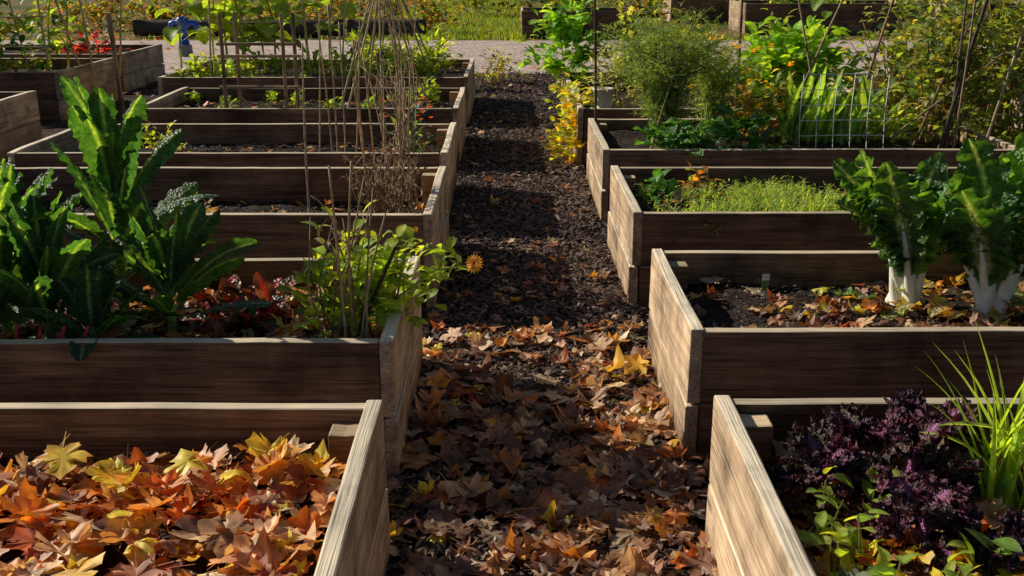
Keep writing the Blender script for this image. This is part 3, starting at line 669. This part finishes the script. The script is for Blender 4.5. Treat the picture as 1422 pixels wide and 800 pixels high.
# ---- feathery plants
def feather(x,y,z,r,h,n,cols,nm):
    mb=MB()
    for i in range(n):
        a=U(0,6.28); rr=r*U(.2,1); hh=h*U(.6,1.05); b=Vector((x+U(-.07,.07),y+U(-.07,.07),z)); t=Vector((x+math.cos(a)*rr,y+math.sin(a)*rr,z+hh*(1-.25*rr/r)))
        m=Vector((b.x*.6+t.x*.4,b.y*.6+t.y*.4,z+hh*.65)); tube(mb,[b,m,t],[.005,.004,.002],(.22,.3,.1),4)
        for k in range(26):
            s=U(.2,1); q=(b.lerp(m,s*2) if s<.5 else m.lerp(t,s*2-1)); aa=U(0,6.28); l=U(.08,.18)
            e=q+Vector((math.cos(aa)*l,math.sin(aa)*l,U(-.08,.07)))
            c=jit(random.choice(cols),.2); tube(mb,[q,e],[.0015,.001],c,3)
            for g in range(9):
                p=q.lerp(e,U(.1,1)); d=Vector((U(-1,1),U(-1,1),U(-.7,1))).normalized()*U(.025,.05); w=Vector((U(-1,1),U(-1,1),U(-1,1))).normalized()*.0028
                mb.add([tuple(p-w),tuple(p+w),tuple(p+d)],[(0,1,2)],c)
    return mb.build(nm,M_green)
feather(1.08,7.75,.40,.48,1.05,70,[(.2,.3,.09),(.27,.37,.12),(.15,.24,.08)],'asparagus_fern')
feather(1.5,8.1,.40,.30,.85,26,[(.2,.3,.09),(.27,.37,.12)],'dill_plant')
mb=MB()
for c,rx,h,n in [((1.25,7.25,.42),.28,.24,80),((1.6,7.3,.42),.28,.26,80),((1.05,7.2,.42),.2,.17,40)]:
    bush(mb,c,rx,.2,h,n,.14,.04,[(.06,.16,.05),(.08,.21,.06),(.1,.25,.06)],stems=10,nu=6,nv=4,ruf=.35,droop=1.1,shape=spat)
mb.build('leafy_brassica',M_chard)
mb=MB()
for i in range(44):
    blade(mb,(1.95+U(0,.75),7.85+U(-.15,.2),.4),U(0,6.28),U(1.1,1.5),U(.35,.62),U(.03,.048),U(.2,1.0),jit(random.choice([(.14,.3,.06),(.2,.38,.07),(.09,.22,.05)]),.2),rib=(.4,.5,.2),nu=9,nv=4,ruf=.2,rf=3)
mb.build('romaine_plants',M_green)
smallbush(1.85,8.15,.4,.42,.5,300,.09,.025,[(.55,.42,.1),(.3,.34,.08),(.5,.28,.09),(.18,.26,.06),(.25,.32,.08)],'marigold_plant',scol=(.42,.32,.16))
mb=MB()
for i in range(20):
    x,y,z=1.75+U(-.45,.4),8.2+U(-.2,.2),.4+U(.3,.72)
    for ring in range(2):
        for k in range(9): blade(mb,(x,y,z+ring*.006),k*.7+ring*.3,.4+.5*ring,.035,.012,.3,jit((.88,.66,.03),.12),nu=2)
mb.build('marigold_flowers',M_flower)
smallbush(2.75,7.9,.4,.35,.25,170,.08,.02,LG,'leafy_greens')
mb=MB(); x0,x1,z0,z1=1.97,2.55,.38,.93
for i in range(6):
    x=x0+(x1-x0)*i/5; tube(mb,[(x+.01,7.40,z0),(x,7.40+.01,(z0+z1)/2),(x+.01,7.42,z1)],.003,(1,1,1),5)
for i in range(6):
    z=z0+.03+(z1-z0-.03)*i/5; tube(mb,[(x0-.005,7.396,z),((x0+x1)/2,7.406,z+.004),(x1+.01,7.415,z)],.003,(1,1,1),5)
mb.build('wire_mesh_trellis',M_wire)
mb=MB()
cane(mb,(.645,8.3,.4),(.60,8.3,1.75),.010,(.12,.08,.06))
cane(mb,(1.78,8.7,.0),(1.81,8.8,1.75),.012,(.15,.10,.08))
cane(mb,(2.05,8.2,.4),(2.75,8.9,1.65),.009,(.3,.2,.14)); cane(mb,(2.35,8.2,.4),(2.2,8.9,1.7),.008,(.3,.2,.14)); cane(mb,(2.6,8.3,.4),(3.05,8.7,1.7),.01,(.3,.18,.12))
cane(mb,(2.9,7.3,.4),(3.25,7.5,1.7),.014,(.08,.06,.05)); cane(mb,(2.95,7.3,.4),(3.05,7.5,1.6),.009,(.15,.10,.08)); cane(mb,(3.2,7.3,.4),(3.5,7.4,1.6),.01,(.4,.3,.2))
cane(mb,(2.75,7.4,.4),(3.15,7.5,1.4),.008,(.16,.11,.08)); cane(mb,(.95,7.4,.4),(1.25,7.7,1.25),.006,(.35,.3,.14)); cane(mb,(3.0,7.3,.4),(3.05,7.35,1.75),.008,(.3,.2,.14)); cane(mb,(2.6,7.4,.5),(3.4,7.4,1.15),.007,(.3,.22,.15))
mb.build('garden_stakes',M_dry)
mb=MB()
VG=[(.18,.25,.07),(.28,.33,.10),(.12,.17,.06),(.36,.33,.11),(.09,.15,.05),(.16,.24,.06)]
for c,rx,h,n in [((3.1,7.8,.4),.55,1.25,1000),((3.7,8.2,.1),.6,1.8,900),((3.1,8.8,.1),.6,1.55,750),((4.3,7.4,.0),.6,1.4,350)]:
    bush(mb,c,rx,.4,h,n,.10,.028,VG,stems=50,scol=(.28,.21,.13),sr=.006,droop=1.2,rp=.6)
mb.build('tomato_vines',M_green)
mb=MB(); bush(mb,(4.0,10.0,0),.9,.7,2.0,900,.14,.04,[(.08,.12,.04),(.13,.17,.06),(.2,.2,.07)],stems=40,scol=(.12,.09,.07),sr=.012,rp=.6); mb.build('berry_shrub',M_green)
smallbush(2.7,10.4,.4,.68,.75,620,.17,.06,[(.24,.42,.06),(.18,.34,.05),(.28,.46,.08)],'broad_leaf_greens',nu=5,nv=4,ruf=.15)
smallbush(1.6,10.2,.4,.55,.8,480,.07,.02,[(.42,.38,.16),(.3,.32,.1),(.52,.44,.22)],'herb_plant')
smallbush(.92,9.6,.4,.36,.68,420,.06,.014,[(.34,.37,.22),(.42,.42,.28)],'sage_plant')
smallbush(.55,11.6,.4,.42,.95,420,.14,.045,[(.2,.38,.06),(.28,.46,.08),(.15,.3,.06)],'tall_leafy_plant',nu=5,ruf=.1)
smallbush(1.2,11.3,.4,.5,.8,380,.1,.03,[(.36,.38,.14),(.22,.3,.09)],'leafy_shrub')
NC=[(.62,.54,.06),(.70,.55,.06),(.36,.44,.07),(.5,.40,.07),(.24,.34,.06),(.3,.4,.08)]
mb=MB(); bush(mb,(.52,9.2,.12),.22,.4,.52,230,.065,.034,NC,stems=14,scol=(.45,.45,.15),nu=4); bush(mb,(.5,9.6,.4),.25,.5,.28,110,.065,.034,NC,stems=8,scol=(.45,.45,.15),nu=4); bush(mb,(.42,9.15,.02),.14,.25,.3,80,.06,.032,NC,stems=4,nu=4)
mb.build('nasturtium_plant',M_green)
mb=MB(); pts=[(0,.40,.07),(0,.57,.088),(0,.575,.095),(0,.59,.095),(0,.59,.085),(0,.45,.07)]
vs=[];n=24
for _,z,r in pts:
    for k in range(n): vs.append((.80+r*math.cos(6.283*k/n),9.55+r*math.sin(6.283*k/n),z))
fs=[(i*n+k,i*n+(k+1)%n,(i+1)*n+(k+1)%n,(i+1)*n+k) for i in range(len(pts)-1) for k in range(n)]+[tuple(range(n)),tuple((len(pts)-1)*n+k for k in range(n))]
mb.add(vs,fs,(.7,.7,.7)); mb.build('white_bucket',M_white)
smallbush(5.6,9.7,.4,.9,.7,420,.12,.035,LG+YG,'leafy_greens'); smallbush(5.8,12.4,.4,1,.8,420,.12,.035,LG+YG,'leafy_greens')
smallbush(3.4,14.3,0,.5,1.0,260,.12,.03,[(.4,.4,.15),(.2,.28,.07)],'leafy_shrub')
mb=MB()
for x0,x1 in ((-8.3,-5.6),(-5.5,-3.7),(-3.6,-1.9)):
    pts=[(x0+(x1-x0)*i/8,24.4+U(-.04,.04),.17+U(-.01,.01)) for i in range(9)]; tube(mb,pts,[.19+U(-.015,.015) for _ in pts],(.09,.07,.06),12,.2)
mb.build('log_edging',M_dry)
for i in range(16):
    smallbush(-11+i*.62+U(-.3,.3),25.8+U(-.6,3.5),0,.7,U(.6,1.4),240,.16,.045,[(.14,.2,.05),(.24,.28,.06),(.38,.22,.09),(.09,.13,.05),(.3,.14,.06)],'garden_shrub')
for x,y,h in ((-1.2,33,1.6),(0.2,36,2.0),(-2.3,38,2.2),(1.6,32,1.2),(3.2,27.5,1.0),(3.8,34,1.8)): smallbush(x,y,0,1.2,h,420,.2,.06,[(.08,.12,.04),(.15,.19,.05),(.26,.18,.07)],'garden_shrub')
for x,y in ((1.3,24.7),(6.2,26.2),(7.6,26.2),(5.5,30.2),(11.2,26.4)): smallbush(x,y,.5,.9,.7,260,.16,.05,LG+YG+KG,'leafy_greens')
mb=MB()
for i in range(9000):
    x=U(-3.4,.3) if R()<.6 else U(-14,14); y=23.2+22*R()**1.5; l=U(.06,.14); a=U(0,6.28); w=.012; c=jit(random.choice([(.17,.25,.035),(.26,.33,.06),(.10,.16,.03)]),.2); dx,dy=math.cos(a)*w,math.sin(a)*w
    mb.add([(x-dx,y-dy,-.02),(x+dx,y+dy,-.02),(x+U(-.05,.05),y+U(-.05,.05),l)],[(0,1,2)],c)
mb.build('grass',M_green)
sp=empty('water_standpipe')
def tubeo(nm,pts,r,mat,n=14):
    mb=MB(); tube(mb,pts,r,(1,1,1),n); o=mb.build(nm,mat,sp); return o
X,Y=-5.7,19.2
tubeo('base',[(X,Y,0),(X,Y,.20),(X,Y,.22)],[.14,.13,.10],M_conc)
tubeo('column',[(X,Y,.21),(X,Y,.28),(X,Y,.29),(X,Y,.50),(X,Y,.51),(X,Y,.66),(X,Y,.70)],[.09,.09,.065,.065,.10,.10,.04],M_blue)
tubeo('spout',[(X+.05,Y,.58),(X+.20,Y,.58),(X+.24,Y,.56),(X+.24,Y,.46)],[.045,.045,.045,.055],M_blue,10)
tubeo('handle',[(X-.03,Y,.60),(X-.14,Y,.60),(X-.2,Y,.58),(X-.22,Y,.50)],[.045,.04,.04,.05],M_blue,10)
mb=MB()
for i in range(18):
    x=-62+i*7+U(-1,1); y=62+U(-5,5); h=U(6,10)
    tube(mb,[(x,y,0),(x+.2,y,h*.5),(x,y,h*.8)],[.25,.2,.08],(.06,.045,.035),6)
    for k in range(3): bush(mb,(x+U(-1.5,1.5),y+U(-1,1),h*.15+k*h*.2),3.4,2.4,h*.5,130,1.0,.5,[(.06,.1,.03),(.1,.14,.04),(.25,.16,.04),(.3,.22,.05)],stems=3,sr=.05,scol=(.06,.045,.035),rp=.5)
mb.build('distant_trees',M_green)
# ---------------------------------------------------------------- light, world, camera
EL=math.radians(30); dx,dy=.88,-.47; n_=math.hypot(dx,dy); dx/=n_;dy/=n_
d=Vector((dx*math.cos(EL),dy*math.cos(EL),-math.sin(EL)))
sun=bpy.data.lights.new('sun','SUN'); sun.energy=5.0; sun.angle=math.radians(.5); sun.color=(1,.92,.76)
so=bpy.data.objects.new('sun',sun); coll.objects.link(so); so.rotation_euler=d.to_track_quat('-Z','Y').to_euler(); so.location=(-10,8,12)
w=bpy.data.worlds.new('World'); scene.world=w; w.use_nodes=True; nt=w.node_tree; nt.nodes.clear()
sk=nt.nodes.new('ShaderNodeTexSky'); sk.sky_type='NISHITA'; sk.sun_disc=False; sk.sun_elevation=EL; sk.sun_rotation=math.atan2(-dx,-dy)
bg=nt.nodes.new('ShaderNodeBackground'); bg.inputs[1].default_value=.05; ow=nt.nodes.new('ShaderNodeOutputWorld')
nt.links.new(sk.outputs[0],bg.inputs[0]); nt.links.new(bg.outputs[0],ow.inputs[0])
cam=bpy.data.cameras.new('camera'); co=bpy.data.objects.new('camera',cam); coll.objects.link(co)
co.location=(0,0,1.70); co.rotation_euler=(math.radians(90-17.12),0,0); cam.sensor_width=36; cam.lens=37.97; cam.clip_end=1000; cam.clip_start=.05
scene.camera=co
scene.view_settings.view_transform='Standard'; scene.view_settings.look='None'; scene.view_settings.exposure=0
